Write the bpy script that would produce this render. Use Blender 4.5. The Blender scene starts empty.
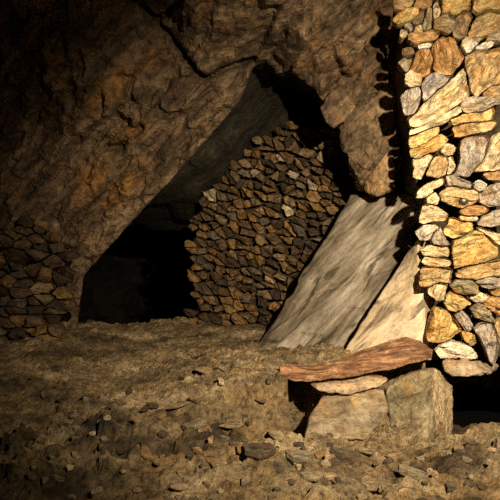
import bpy, bmesh, math, random
import numpy as np
from mathutils import Vector, Matrix

random.seed(7)
SC = bpy.context.scene
COL = SC.collection

# ------------------------------------------------------------------ camera
CAM_H = 1.4
F = 500 * 35.0 / 36.0
PITCH = math.atan(45.0 / F)
FWD = np.array([0, math.cos(PITCH), -math.sin(PITCH)])
UP = np.array([0, math.sin(PITCH), math.cos(PITCH)])
RT = np.array([1.0, 0, 0])
C0 = np.array([0, 0, CAM_H])

cam_d = bpy.data.cameras.new('camera')
cam_d.lens = 35; cam_d.sensor_width = 36; cam_d.clip_start = 0.05
cam = bpy.data.objects.new('camera', cam_d); COL.objects.link(cam)
cam.location = (0, 0, CAM_H)
cam.rotation_euler = (math.pi / 2 - PITCH, 0, 0)
SC.camera = cam


def ray(u, v):
    return FWD + RT * ((u - 250) / F) + UP * ((250 - v) / F)


def P(u, v, Y):
    """sight line through (u, v) of the photograph met at distance Y from the camera's wall"""
    d = ray(u, v)
    return C0 + d * (Y / d[1])


def PZ(u, v, z):
    d = ray(u, v)
    return C0 + d * ((z - CAM_H) / d[2])


def pix(p):
    q = np.asarray(p) - C0
    w = q @ FWD
    return np.stack([250 + F * (q @ RT) / w, 250 - F * (q @ UP) / w], -1)


# ------------------------------------------------------------------ noise (vectorised)
def _hash(ix, iy, iz, s):
    h = (ix * 374761393 + iy * 668265263 + iz * 2147483647 + s * 1274126177) & 0xFFFFFFFF
    h = ((h ^ (h >> 13)) * 1274126177) & 0xFFFFFFFF
    h = (h ^ (h >> 16)) & 0xFFFF
    return h.astype(np.float64) / 32767.5 - 1.0


def vnoise(p, s=0):
    p = np.asarray(p, float)
    i = np.floor(p).astype(np.int64); f = p - i
    f = f * f * (3 - 2 * f)
    x, y, z = i[..., 0], i[..., 1], i[..., 2]
    fx, fy, fz = f[..., 0], f[..., 1], f[..., 2]
    r = 0
    for dx in (0, 1):
        for dy in (0, 1):
            for dz in (0, 1):
                w = (fx if dx else 1 - fx) * (fy if dy else 1 - fy) * (fz if dz else 1 - fz)
                r = r + w * _hash(x + dx, y + dy, z + dz, s)
    return r


def fbm(p, s=0, oct=4, gain=.5):
    p = np.asarray(p, float); a = 1; r = 0
    for k in range(oct):
        r = r + a * vnoise(p, s + k * 17); a *= gain; p = p * 2.03 + 11.3
    return r


def ridged(p, s=0, oct=4):
    p = np.asarray(p, float); a = 1; r = 0
    for k in range(oct):
        r = r + a * (1 - 2 * np.abs(vnoise(p, s + k * 23))); a *= .5; p = p * 2.1 + 5.7
    return r


def facets(p, n, s, tilt, soft=.02, cs=None):
    """piecewise planes: every point takes the plane of its nearest seed, blended over a narrow crease"""
    p = np.asarray(p, float); dim = p.shape[1]
    if dim == 2: p3_ = np.c_[p, np.zeros(len(p))]
    else: p3_ = p
    ext = np.maximum(p.max(0) - p.min(0), 1e-3)
    if cs is None: cs = (np.prod(ext) / n) ** (1 / dim)
    c0 = np.floor(p3_ / cs).astype(np.int64)
    N = len(p); D = np.full((2, N), 1e9); H = np.zeros((2, N))
    rng_ = (-1, 0, 1)
    for dx in rng_:
        for dy in rng_:
            for dz in (rng_ if dim == 3 else (0,)):
                c = c0 + np.array([dx, dy, dz]); a = (c[:, 0], c[:, 1], c[:, 2])
                sd_ = np.stack([_hash(*a, s + 101 * (k + 1)) for k in range(dim)], -1) * .5 + .5
                seed = (c[:, :dim] + sd_) * cs
                d = np.sqrt(((p - seed) ** 2).sum(-1))
                g = np.stack([_hash(*a, s + 911 * (k + 1)) for k in range(dim)], -1) * 1.7 * tilt
                h = _hash(*a, s + 7) * 1.7 + ((p - seed) * g).sum(-1)
                m0 = d < D[0]; m1 = (~m0) & (d < D[1])
                D[1][m0] = D[0][m0]; H[1][m0] = H[0][m0]; D[0][m0] = d[m0]; H[0][m0] = h[m0]
                D[1][m1] = d[m1]; H[1][m1] = h[m1]
    w = np.clip(.5 + .5 * (D[1] - D[0]) / soft, 0, 1)
    return H[0] * w + H[1] * (1 - w)


def poly_sd(pts, poly):
    """signed distance to a polygon, negative inside; also the nearest point on it"""
    pts = np.asarray(pts, float); poly = np.asarray(poly, float)
    best = np.full(len(pts), 1e18); near = np.zeros_like(pts); ins = np.zeros(len(pts), bool)
    for i in range(len(poly)):
        a = poly[i]; b = poly[(i + 1) % len(poly)]
        ab = b - a
        t = np.clip(((pts - a) @ ab) / max(ab @ ab, 1e-12), 0, 1)
        q = a + t[:, None] * ab
        d = ((pts - q) ** 2).sum(-1)
        m = d < best
        best[m] = d[m]; near[m] = q[m]
        c = (a[1] > pts[:, 1]) != (b[1] > pts[:, 1])
        with np.errstate(divide='ignore', invalid='ignore'):
            xx = (b[0] - a[0]) * (pts[:, 1] - a[1]) / (b[1] - a[1]) + a[0]
        ins ^= c & (pts[:, 0] < xx)
    d = np.sqrt(best)
    return np.where(ins, -d, d), near


def ragged(poly, step, amp, seed):
    """resample a closed outline and roughen it"""
    rs = np.random.RandomState(seed); out = []
    poly = [np.array(p, float) for p in poly]
    for i in range(len(poly)):
        a, b = poly[i], poly[(i + 1) % len(poly)]
        L = np.linalg.norm(b - a); n = max(1, int(L / step)); am = amp(a) if callable(amp) else amp
        for k in range(n):
            q = a + (b - a) * k / n
            if k: q = q + rs.randn(2) * am
            out.append(q)
    return out


# ------------------------------------------------------------------ objects
def tag(o, label=None, cat=None, group=None, kind=None):
    if label: o['label'] = label
    if cat: o['category'] = cat
    if group: o['group'] = group
    if kind: o['kind'] = kind
    return o


def link_mesh(name, verts, faces, mat, parent=None, smooth=False, M=None, color=None):
    me = bpy.data.meshes.new(name)
    me.from_pydata([tuple(v) for v in verts], [], [tuple(f) for f in faces])
    me.validate(); me.update()
    bm = bmesh.new(); bm.from_mesh(me)
    bmesh.ops.recalc_face_normals(bm, faces=bm.faces)
    bm.to_mesh(me); bm.free()
    if mat: me.materials.append(mat)
    if smooth:
        for p in me.polygons: p.use_smooth = True
    o = bpy.data.objects.new(name, me); COL.objects.link(o)
    if parent: o.parent = parent
    if M is not None: o.matrix_basis = M
    if color: o.color = (*color, 1)
    return o


# ------------------------------------------------------------------ materials
class NT:
    def __init__(self, name):
        self.m = bpy.data.materials.new(name); self.m.use_nodes = True
        self.t = self.m.node_tree; self.n = self.t.nodes
        self.b = self.n['Principled BSDF']

    def add(self, typ, **kw):
        x = self.n.new(typ)
        for k, v in kw.items(): setattr(x, k, v)
        return x

    def to(self, a, ao, b, bi): self.t.links.new(a.outputs[ao], b.inputs[bi])

    def coords(self, scale=(1, 1, 1), rot=(0, 0, 0), kind='Object'):
        tc = self.add('ShaderNodeTexCoord'); mp = self.add('ShaderNodeMapping')
        mp.inputs['Scale'].default_value = scale
        r = self.add('ShaderNodeVectorRotate'); r.rotation_type = 'EULER_XYZ'
        r.inputs['Rotation'].default_value = rot
        self.to(tc, kind, r, 'Vector'); self.to(r, 'Vector', mp, 'Vector')
        return mp

    def noise(self, co, scale, detail=6, rough=.6, dist=0.0):
        x = self.add('ShaderNodeTexNoise')
        x.inputs['Scale'].default_value = scale; x.inputs['Detail'].default_value = detail
        x.inputs['Roughness'].default_value = rough; x.inputs['Distortion'].default_value = dist
        self.to(co, 0, x, 'Vector')
        return x

    def ramp(self, src, out, stops):
        r = self.add('ShaderNodeValToRGB')
        e = r.color_ramp.elements
        while len(e) < len(stops): e.new(.5)
        for el, (p, c) in zip(e, stops):
            el.position = p; el.color = (*c, 1) if len(c) == 3 else c
        self.to(src, out, r, 'Fac')
        return r

    def mix(self, fac, a, b, blend='MIX', fv=None):
        x = self.add('ShaderNodeMix', data_type='RGBA', blend_type=blend)
        if fac is not None: self.t.links.new(fac, x.inputs[0])
        elif fv is not None: x.inputs[0].default_value = fv
        for k, s in ((6, a), (7, b)):
            if isinstance(s, tuple): x.inputs[k].default_value = (*s, 1)
            else: self.t.links.new(s, x.inputs[k])
        return x.outputs[2]

    def finish(self, col, bumps, rough=.8, spec=.3):
        self.t.links.new(col, self.b.inputs['Base Color'])
        prev = None
        for src, out, strength, dist in bumps:
            bp = self.add('ShaderNodeBump')
            bp.inputs['Strength'].default_value = strength; bp.inputs['Distance'].default_value = dist
            self.to(src, out, bp, 'Height')
            if prev: self.to(prev, 'Normal', bp, 'Normal')
            prev = bp
        if prev: self.to(prev, 'Normal', self.b, 'Normal')
        self.b.inputs['Roughness'].default_value = rough
        self.b.inputs['Specular IOR Level'].default_value = spec
        return self.m


def mat_stone(name, streak=(3, 9, 9), contrast=1.0, fine=1.0):
    """bedded stone: own colour from the object, streaked along its long axis with rust and pale mineral"""
    t = NT(name)
    oi = t.add('ShaderNodeObjectInfo')
    tc = t.add('ShaderNodeTexCoord'); add = t.add('ShaderNodeVectorMath', operation='ADD')
    rnd = t.add('ShaderNodeVectorMath', operation='SCALE'); rnd.inputs['Scale'].default_value = 37.0
    cmb = t.add('ShaderNodeCombineXYZ')
    for k in range(3): t.to(oi, 'Random', cmb, k)
    t.to(cmb, 0, rnd, 0); t.to(tc, 'Object', add, 0); t.to(rnd, 'Vector', add, 1)
    mp = t.add('ShaderNodeMapping'); mp.inputs['Scale'].default_value = streak
    t.to(add, 'Vector', mp, 'Vector')
    n1 = t.noise(mp, 2.2, 9, .68, .8)
    n2 = t.noise(add, 6.0, 6, .65, .5)
    n3 = t.noise(mp, 8.0 * fine, 8, .72, .3)
    n4 = t.noise(add, 30.0 * fine, 6, .7)
    lo = .5 - .22 * contrast; hi = .5 + .2 * contrast
    v = t.ramp(n1, 'Fac', [(.32, (.28, .25, .22)), (.43, (.74, .72, .68)), (.53, (1.08, 1.08, 1.08)), (.66, (1.55, 1.56, 1.56))])
    col = t.mix(None, oi.outputs['Color'], v.outputs[0], 'MULTIPLY', contrast)
    rust = t.ramp(n2, 'Fac', [(.5, (0, 0, 0)), (.64, (.8, .8, .8))])
    col = t.mix(rust.outputs[0], col, t.mix(None, col, (.96, .70, .40), 'MULTIPLY', 1.0))
    gry = t.ramp(n2, 'Fac', [(.34, (.7, .7, .7)), (.44, (0, 0, 0))])
    col = t.mix(gry.outputs[0], col, t.mix(None, col, (.80, .84, .95), 'MULTIPLY', 1.0))
    spk = t.ramp(n3, 'Fac', [(.32, (.32, .3, .28)), (.44, (.95, .95, .95)), (.6, (1.05, 1.05, 1.05)), (.72, (1.5, 1.45, 1.35))])
    col = t.mix(None, col, spk.outputs[0], 'MULTIPLY', .9)
    g4 = t.ramp(n4, 'Fac', [(.34, (.55, .53, .5)), (.5, (1, 1, 1)), (.68, (1.3, 1.3, 1.3))])
    col = t.mix(None, col, g4.outputs[0], 'MULTIPLY', .8)
    return t.finish(col, [(n1, 'Fac', .9, .03), (n3, 'Fac', .9, .014), (n4, 'Fac', .8, .006)], .75, .3)


def mat_rock(name, dip, stops, scale=1.0, ochre=(.40, .19, .045), oamt=(.56, .72), rough=.7, spec=.35):
    """bedrock streaked along its dip"""
    t = NT(name)
    mp = t.coords((1.1 * scale, 3.0 * scale, 4.2 * scale), (0, dip, 0))
    iso = t.coords((scale, scale, scale))
    n1 = t.noise(mp, 1.1, 10, .66, .8)
    n2 = t.noise(iso, 2.1, 6, .6, .5)
    n3 = t.noise(iso, 14.0, 8, .7)
    n4 = t.noise(mp, 6.0, 6, .65, .3)
    c = t.ramp(n1, 'Fac', stops).outputs[0]
    at = t.add('ShaderNodeAttribute', attribute_name='ochre')
    m = t.ramp(n2, 'Fac', [(oamt[0], (0, 0, 0)), (oamt[1], (.45, .45, .45))])
    sm = t.add('ShaderNodeMath', operation='MULTIPLY')
    st = t.ramp(n4, 'Fac', [(.38, (.15, .15, .15)), (.58, (1, 1, 1))])
    t.to(at, 'Fac', sm, 0); t.to(st, 'Color', sm, 1)
    c = t.mix(m.outputs[0], c, ochre)
    c = t.mix(sm.outputs[0], c, ochre)
    g = t.ramp(n3, 'Fac', [(.34, (.3, .3, .3)), (.5, (1, 1, 1)), (.68, (1.7, 1.62, 1.5))])
    c = t.mix(None, c, g.outputs[0], 'MULTIPLY', .9)
    return t.finish(c, [(n1, 'Fac', .8, .06), (n4, 'Fac', .9, .035), (n3, 'Fac', 1.0, .018)], rough, spec)


MAT_STONE = mat_stone('bedded_stone')
MAT_RUBBLE = mat_stone('rubble_stone', (5, 12, 12), 1.0, .8)
DIP = math.radians(45)
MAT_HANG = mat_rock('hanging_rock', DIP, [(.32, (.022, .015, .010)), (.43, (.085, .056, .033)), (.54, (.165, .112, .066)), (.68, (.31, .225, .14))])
MAT_UNLIT = mat_rock('unlit_depth_rock', DIP, [(.3, (.006, .005, .004)), (.6, (.014, .012, .008)), (.8, (.03, .025, .018))], oamt=(.7, .9))  # near-black colour stands in for the missing light deep inside
MAT_SHADE = mat_rock('shaded_hanging_rock', DIP, [(.34, (.004, .0035, .0025)), (.45, (.011, .0095, .006)), (.56, (.022, .019, .011)), (.68, (.045, .038, .024))], oamt=(.7, .9))  # darkened copy of the hanging rock, shade inside the opening put into its colour
MAT_PACKFILL = mat_rock('earth_fill', 0, [(.3, (.02, .015, .009)), (.6, (.06, .042, .024)), (.8, (.1, .07, .04))])


def mat_slab(name, stops, dip):
    t = NT(name)
    mp = t.coords((.65, 2.5, 4.6), (0, dip, 0))
    iso = t.coords((1, 1, 1))
    n1 = t.noise(mp, 1.3, 10, .62, .5)
    n2 = t.noise(mp, 4.5, 8, .68, .4)
    n3 = t.noise(iso, 30.0, 6, .7)
    n4 = t.noise(mp, 2.4, 5, .55, 1.0)
    c = t.ramp(n1, 'Fac', stops).outputs[0]
    k = t.ramp(n2, 'Fac', [(.3, (.38, .36, .33)), (.44, (.9, .9, .88)), (.58, (1.1, 1.1, 1.1)), (.72, (1.55, 1.55, 1.55))])
    c = t.mix(None, c, k.outputs[0], 'MULTIPLY', .85)
    d = t.ramp(n4, 'Fac', [(.36, (.85, .85, .85)), (.44, (0, 0, 0))])
    c = t.mix(d.outputs[0], c, (.05, .04, .03))
    g = t.ramp(n3, 'Fac', [(.3, (.7, .7, .7)), (.6, (1.1, 1.1, 1.1))])
    c = t.mix(None, c, g.outputs[0], 'MULTIPLY', .7)
    return t.finish(c, [(n1, 'Fac', .7, .03), (n2, 'Fac', .8, .016), (n3, 'Fac', .7, .006)], .68, .4)


MAT_SLAB = mat_slab('grey_slab', [(.34, (.065, .05, .032)), (.45, (.16, .13, .095)), (.55, (.275, .235, .19)), (.66, (.48, .44, .395))], math.radians(50))
MAT_SLABP = mat_slab('pale_slab', [(.34, (.25, .20, .12)), (.45, (.45, .35, .23)), (.55, (.58, .46, .34)), (.66, (.62, .55, .52))], math.radians(50))


def mat_floor():
    t = NT('mine_floor')
    co = t.coords((1, 1, 1)); cx = t.coords((1, 1.9, 1))
    n1 = t.noise(cx, 1.6, 9, .62, .6)
    n2 = t.noise(co, 7.0, 9, .7, .3)
    n3 = t.noise(co, 38.0, 6, .7)
    n4 = t.noise(cx, 2.9, 6, .6, .8)
    c = t.ramp(n1, 'Fac', [(.35, (.045, .032, .018)), (.44, (.125, .09, .052)), (.53, (.225, .168, .10)), (.65, (.40, .315, .20))]).outputs[0]
    k = t.ramp(n2, 'Fac', [(.3, (.3, .28, .25)), (.44, (.85, .84, .8)), (.56, (1.1, 1.1, 1.08)), (.7, (1.65, 1.6, 1.5))])
    c = t.mix(None, c, k.outputs[0], 'MULTIPLY', .9)
    o = t.ramp(n4, 'Fac', [(.5, (0, 0, 0)), (.62, (.5, .5, .5))])
    c = t.mix(o.outputs[0], c, (.27, .175, .075))
    g = t.ramp(n3, 'Fac', [(.28, (.5, .48, .44)), (.5, (1, 1, 1)), (.74, (1.6, 1.55, 1.45))])
    c = t.mix(None, c, g.outputs[0], 'MULTIPLY', .8)
    n5 = t.noise(co, 19.0, 9, .78, .2)
    fl = t.ramp(n5, 'Fac', [(.38, (.22, .2, .17)), (.45, (.8, .79, .77)), (.5, (1, 1, 1)), (.6, (1.1, 1.1, 1.1)), (.68, (1.8, 1.72, 1.6))])
    c = t.mix(None, c, fl.outputs[0], 'MULTIPLY', .9)
    at = t.add('ShaderNodeAttribute', attribute_name='coal')
    c = t.mix(at.outputs['Fac'], c, (.02, .018, .014))
    return t.finish(c, [(n1, 'Fac', .8, .06), (n2, 'Fac', 1.0, .035), (n5, 'Fac', 1.0, .025), (n3, 'Fac', 1.0, .015)], .78, .3)


MAT_FLOOR = mat_floor()


def mat_plank():
    t = NT('rusty_plank')
    mp = t.coords((2.0, 9.0, 9.0)); iso = t.coords((1, 1, 1))
    n1 = t.noise(mp, 2.6, 9, .7, .6); n2 = t.noise(iso, 16, 7, .7, .3); n3 = t.noise(iso, 60, 4, .7)
    c = t.ramp(n1, 'Fac', [(.34, (.045, .024, .014)), (.44, (.15, .073, .038)), (.54, (.27, .14, .075)), (.66, (.48, .31, .18))]).outputs[0]
    k = t.ramp(n2, 'Fac', [(.34, (.35, .33, .3)), (.46, (1, 1, 1)), (.58, (1.1, 1.1, 1.1)), (.68, (1.9, 1.8, 1.6))])
    c = t.mix(None, c, k.outputs[0], 'MULTIPLY', .85)
    return t.finish(c, [(n1, 'Fac', .9, .016), (n2, 'Fac', .9, .012), (n3, 'Fac', .7, .004)], .65, .4)


MAT_PLANK = mat_plank()
m = NT('dark_ring'); m.b.inputs['Base Color'].default_value = (.012, .01, .009, 1); m.b.inputs['Roughness'].default_value = .8
MAT_RING = m.m
m = NT('pale_plug'); m.b.inputs['Base Color'].default_value = (.38, .32, .22, 1); m.b.inputs['Roughness'].default_value = .8
MAT_PLUG = m.m


# ------------------------------------------------------------------ stones
def resample(poly, n):
    """about n points along the outline, its corners kept"""
    poly = np.asarray(poly, float)
    seg = np.roll(poly, -1, 0) - poly
    L = np.hypot(seg[:, 0], seg[:, 1]); tot = L.sum(); out = []
    for a, d, l in zip(poly, seg, L):
        m_ = max(1, int(round(n * l / tot)))
        for k_ in range(m_): out.append(a + d * (k_ / m_))
    return np.array(out)


def area_centroid(q):
    x, y = q[:, 0], q[:, 1]; x1, y1 = np.roll(x, -1), np.roll(y, -1)
    cr = x * y1 - x1 * y; A = cr.sum() / 2
    if abs(A) < 1e-9: return q.mean(0), 1e-9
    return np.array([((x + x1) * cr).sum(), ((y + y1) * cr).sum()]) / (6 * A), abs(A)


class Wall:
    """a plane that stones are packed on: point, normal pointing into the wall"""
    def __init__(self, p, n):
        self.p = np.asarray(p, float); n = np.asarray(n, float); self.n = n / np.linalg.norm(n)
        ex = np.cross(self.n, [0, 0, 1.0]); self.ex = ex / np.linalg.norm(ex)
        self.ez = np.cross(self.ex, self.n)

    def hit(self, u, v):
        d = ray(u, v); t = ((self.p - C0) @ self.n) / (d @ self.n)
        q = C0 + d * t - self.p
        return np.array([q @ self.ex, q @ self.ez])

    def world(self, a, dn=0.0): return self.p + self.ex * a[0] + self.ez * a[1] + self.n * dn


def walled_stone(name, wall, poly2, depth, mat, color, seed, n=34, fine=True, shrink=1.0, rough=1.0, front=0.0, jag=.03, tiltf=.16):
    rs = np.random.RandomState(seed)
    q = resample(poly2, n); n = len(q)
    c, A = area_centroid(q); size = math.sqrt(A)
    q = q - c
    if jag:
        pr = np.c_[q / size * 2.6, np.full(n, seed * 1.7)]
        j = 1 + jag * (fbm(pr, seed, 3, .6) - .35)
        q = q * np.minimum(j, 1.0)[:, None]
    q *= shrink
    cov = np.cov(q.T); w, V = np.linalg.eigh(cov)
    ax = V[:, 1]
    if ax[0] < 0: ax = -ax
    R2 = np.array([[ax[0], ax[1]], [-ax[1], ax[0]]])
    q = q @ R2.T                                    # local X = long axis
    levels = [(.80, depth), (.96, depth * .55), (1.0, depth * .2)]
    fr = [1.0, .985, .96, .92, .87, .81, .74, .66, .58, .49, .40, .30, .20, .10] if fine else [1.0, .95, .84, .62, .35]
    np_ = rs.randint(3, 6)
    tl = rs.randn(np_, 2) * tiltf * 1.6; off = np.abs(rs.randn(np_)) * .05 * size; tl[0] = rs.randn(2) * tiltf * .7; off[0] = 0
    lam = rs.uniform(5, 11); ltilt = rs.uniform(-.12, .12)
    V3 = []; Fc = []
    for s, y in levels:
        V3 += [(p[0], y + .004 * rs.randn(), p[1]) for p in q * s]
    eb = .05 * size * (1 + .5 * vnoise(np.c_[q / size * 3, np.full(n, seed * .31)], seed + 2))
    for s in fr:
        pp = q * s
        h = np.max(pp @ tl.T - off[None], axis=1)
        edge = np.clip((s - .86) / .14, 0, 1)
        y = h + edge ** 2 * eb
        u3 = pp / size
        n3 = np.c_[u3[:, 0] * 2.0, u3[:, 1] * 4.5, np.full(n, seed * .73)]
        # split edges of the beds run along the stone
        b_ = (u3[:, 1] + ltilt * u3[:, 0]) * lam + 1.1 * vnoise(n3 * .8, seed + 9)
        saw = b_ - np.floor(b_)
        y = y + rough * size * (.05 * fbm(n3, seed, 4, .55) + .035 * ridged(n3 * 1.2, seed + 5, 3) * .5 + .036 * np.minimum(saw, (1 - saw) * 4) * (vnoise(n3 * .6, seed + 4) + .6))
        if fine: y = y + rough * size * .034 * facets(np.c_[u3[:, 0] * .8, u3[:, 1] * 1.9] + seed * 3.3, None, seed, 2.2, .06, .42)
        y = np.minimum(y, depth * .5)
        V3 += [(p[0], yv, p[1]) for p, yv in zip(pp, y)]
    nl = len(levels) + len(fr)
    for k in range(nl - 1):
        for i in range(n):
            j = (i + 1) % n
            Fc.append((k * n + i, k * n + j, (k + 1) * n + j, (k + 1) * n + i))
    last = np.array(V3[-n:]); V3.append(tuple(last.mean(0))); ci = len(V3) - 1
    for i in range(n): Fc.append(((nl - 1) * n + i, (nl - 1) * n + (i + 1) % n, ci))
    first = np.array(V3[:n]); V3.append(tuple(first.mean(0))); bi = len(V3) - 1
    for i in range(n): Fc.append(((i + 1) % n, i, bi))
    lx = wall.ex * ax[0] + wall.ez * ax[1]
    lz = -wall.ex * ax[1] + wall.ez * ax[0]
    o3 = wall.world(c, front)
    M = Matrix(((lx[0], wall.n[0], lz[0], o3[0]), (lx[1], wall.n[1], lz[1], o3[1]), (lx[2], wall.n[2], lz[2], o3[2]), (0, 0, 0, 1)))
    return link_mesh(name, V3, Fc, mat, None, False, M, color)


def hull_rock(name, pts, mat, color=(1, 1, 1), seed=1, amp=.02, cuts=5, freq=5.0, parent=None, bevel=.008, flat=True):
    """angular block: the hull of its corners, edges broken, faces roughened"""
    bm = bmesh.new()
    for p in pts: bm.verts.new(tuple(p))
    r = bmesh.ops.convex_hull(bm, input=bm.verts)
    bmesh.ops.delete(bm, geom=list({g for g in r['geom_interior'] + r['geom_unused'] if isinstance(g, bmesh.types.BMVert)}), context='VERTS')
    bmesh.ops.dissolve_limit(bm, angle_limit=.02, verts=bm.verts, edges=bm.edges)
    if bevel: bmesh.ops.bevel(bm, geom=list(bm.edges), offset=bevel, segments=1, affect='EDGES', clamp_overlap=True)
    bmesh.ops.triangulate(bm, faces=bm.faces)
    for _ in range(cuts):
        long = [e for e in bm.edges if e.calc_length() > .022]
        if not long: break
        bmesh.ops.subdivide_edges(bm, edges=long, cuts=1, use_grid_fill=True)
        bmesh.ops.triangulate(bm, faces=bm.faces)
    bm.normal_update()
    co = np.array([v.co[:] for v in bm.verts]); no = np.array([v.normal[:] for v in bm.verts])
    d = amp * (fbm(co * freq, seed, 6, .6) * .7 + .5 * facets(co, 60, seed, 9.0, .015) + .25 * facets(co, 500, seed + 1, 16.0, .01))
    co = co + no * d[:, None]
    ctr = co.mean(0)
    for v, p in zip(bm.verts, co): v.co = p - ctr
    me = bpy.data.meshes.new(name); bmesh.ops.recalc_face_normals(bm, faces=bm.faces); bm.to_mesh(me); bm.free()
    me.materials.append(mat)
    o = bpy.data.objects.new(name, me); COL.objects.link(o)
    o.location = ctr; o.color = (*color, 1)
    if parent: o.parent = parent
    return o


# ------------------------------------------------------------------ the rock over and left of the opening
AX_Y, AX_Z = 0.3, 0.9
ctl = [(0, 225, 4.75), (-60, 250, 4.7), (-140, 200, 4.5), (75, 330, 5.2), (40, 330, 5.1), (0, 360, 4.95), (-60, 380, 4.75), (85, 272, 5.1), (130, 225, 4.95), (205, 140, 4.75),
       (250, 78, 4.55), (268, 60, 4.5), (60, 200, 4.75), (20, 200, 4.7), (100, 120, 4.45), (150, 80, 4.35), (200, 60, 4.3), (40, 100, 4.35), (0, 100, 4.3), (0, 0, 3.5),
       (60, 0, 3.55), (120, 0, 3.6), (165, 35, 4.2), (140, 15, 3.95), (200, 0, 3.7), (230, 30, 4.05), (260, 0, 3.7), (330, 0, 3.8), (390, 0, 4.1), (300, 40, 4.1), (320, 100, 4.3), (350, 60, 4.05),
       (340, 130, 4.5), (380, 60, 4.2), (400, 100, 4.4), (400, 150, 4.5), (375, 185, 4.55), (365, 150, 4.5), (450, 100, 4.6), (450, 0, 4.4), (500, 50, 4.6), (430, 250, 5.1), (430, 350, 5.1),
       (520, 350, 5.0), (380, 260, 5.15), (150, 280, 5.1), (250, 150, 4.8), (300, 200, 4.9), (560, 200, 4.7)]
cw = [P(*c) for c in ctl]
for x in (-4, -2.5, -1, 0, 1.2, 2.5, 3.5):
    cw += [np.array([x, 2.4, 3.15 if x < 2 else 3.2]), np.array([x, 1.0, 3.2]), np.array([x, -.6, 3.1]), np.array([x, -1.6, 2.6])]
cw += [np.array([-3.6, 4.2, 1.2]), np.array([-3.6, 4.1, 0]), np.array([-3.6, 3.8, 2.2]), np.array([3.3, 4.6, 1.2]), np.array([3.3, 4.6, 0])]
cw = np.array(cw)


def to_cyl(p):
    dy, dz = p[:, 1] - AX_Y, p[:, 2] - AX_Z
    return np.stack([p[:, 0], np.arctan2(dz, dy) * 3.5], -1), np.hypot(dy, dz)


ck, cr = to_cyl(cw)
D = np.sqrt(((ck[:, None] - ck[None]) ** 2).sum(-1) + .04)
A = np.zeros((len(ck) + 3,) * 2); A[:len(ck), :len(ck)] = D - np.eye(len(ck)) * .03
A[:len(ck), -3:] = np.c_[np.ones(len(ck)), ck]; A[-3:, :len(ck)] = A[:len(ck), -3:].T
W = np.linalg.solve(A, np.r_[cr, 0, 0, 0])


def rbf(k):
    out = np.zeros(len(k))
    for a in range(0, len(k), 20000):
        q = k[a:a + 20000]
        out[a:a + 20000] = np.sqrt(((q[:, None] - ck[None]) ** 2).sum(-1) + .04) @ W[:-3] + W[-3] + q @ W[-2:]
    return out


OPENING = [(77, 345), (78, 318), (84, 275), (100, 257), (130, 224), (165, 186), (205, 141), (240, 100), (249, 78), (254, 66), (264, 62), (272, 66), (276, 74), (290, 73), (303, 80),
           (314, 88), (322, 100), (324, 112), (334, 122), (340, 131), (346, 150), (356, 172), (360, 187), (368, 196), (390, 215), (400, 260), (400, 400), (77, 400)]
OPEN_R = ragged(OPENING, 6, lambda a: .3 if a[0] < 245 else 1.1, 3)

xs = np.arange(-4.0, 3.25, .021)
th = np.radians(np.concatenate([np.arange(-17, 60, .29), np.arange(60, 150, 1.6)]))
TH, X = np.meshgrid(th, xs, indexing='ij')
nx, nt = len(xs), len(th)
k = np.stack([X.ravel(), TH.ravel() * 3.5], -1)
r0 = rbf(k)


def from_cyl(x, t, r): return np.stack([x, AX_Y + r * np.cos(t), AX_Z + r * np.sin(t)], -1)


base = from_cyl(X.ravel(), TH.ravel(), r0)
# displacement, laid along the dip of the beds
dipa = (base[:, 0] + base[:, 2]) / math.sqrt(2); dipb = (base[:, 2] - base[:, 0]) / math.sqrt(2)
q = np.stack([dipa * .8, dipb * 2.2, base[:, 1] * .8], -1)
disp = .075 * fbm(q * 1.2, 3, 5, .55) + .05 * ridged(q * 1.6 + .25 * fbm(q * 2, 8, 2)[:, None], 31, 4) * .6
fq = np.stack([dipa * .75, dipb * 1.7], -1) + .06 * np.stack([fbm(q * 3, 40, 3), fbm(q * 3, 50, 3)], -1)
disp += .030 * facets(fq, 260, 5, 2.6, .05) + .026 * facets(fq, 1700, 6, 7.0, .025) + .011 * facets(fq, 7000, 7, 14.0, .015)
disp += .024 * fbm(base * 9, 77, 6, .62) + .012 * ridged(np.stack([dipa * 6, dipb * 14, base[:, 1] * 6], -1), 78, 3) * .6
px = pix(base)
front = base[:, 1] > 2.0


def groove(line, width, depth):
    """an open crack in the rock"""
    g = np.zeros(len(base)); idx = np.where(front)[0]
    best = np.full(len(idx), 1e9)
    line = [np.array(l, float) for l in line]
    jit = px[idx] + 2.2 * np.stack([vnoise(base[idx] * 14, 5), vnoise(base[idx] * 14, 9)], -1)
    for a, b in zip(line, line[1:]):
        ab = b - a; t = np.clip(((jit - a) @ ab) / (ab @ ab), 0, 1)
        best = np.minimum(best, np.hypot(*(jit - (a + t[:, None] * ab)).T))
    g[idx] = depth * np.exp(-(best / width) ** 2)
    return g


def bump(cx, cy, rx, ry, h, rot=0):
    g = np.zeros(len(base)); idx = np.where(front)[0]
    d = px[idx] - np.array([cx, cy]); c, s = math.cos(rot), math.sin(rot)
    e = (d[:, 0] * c + d[:, 1] * s) / rx, (-d[:, 0] * s + d[:, 1] * c) / ry
    g[idx] = h * np.exp(-(e[0] ** 2 + e[1] ** 2))
    return g


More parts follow.
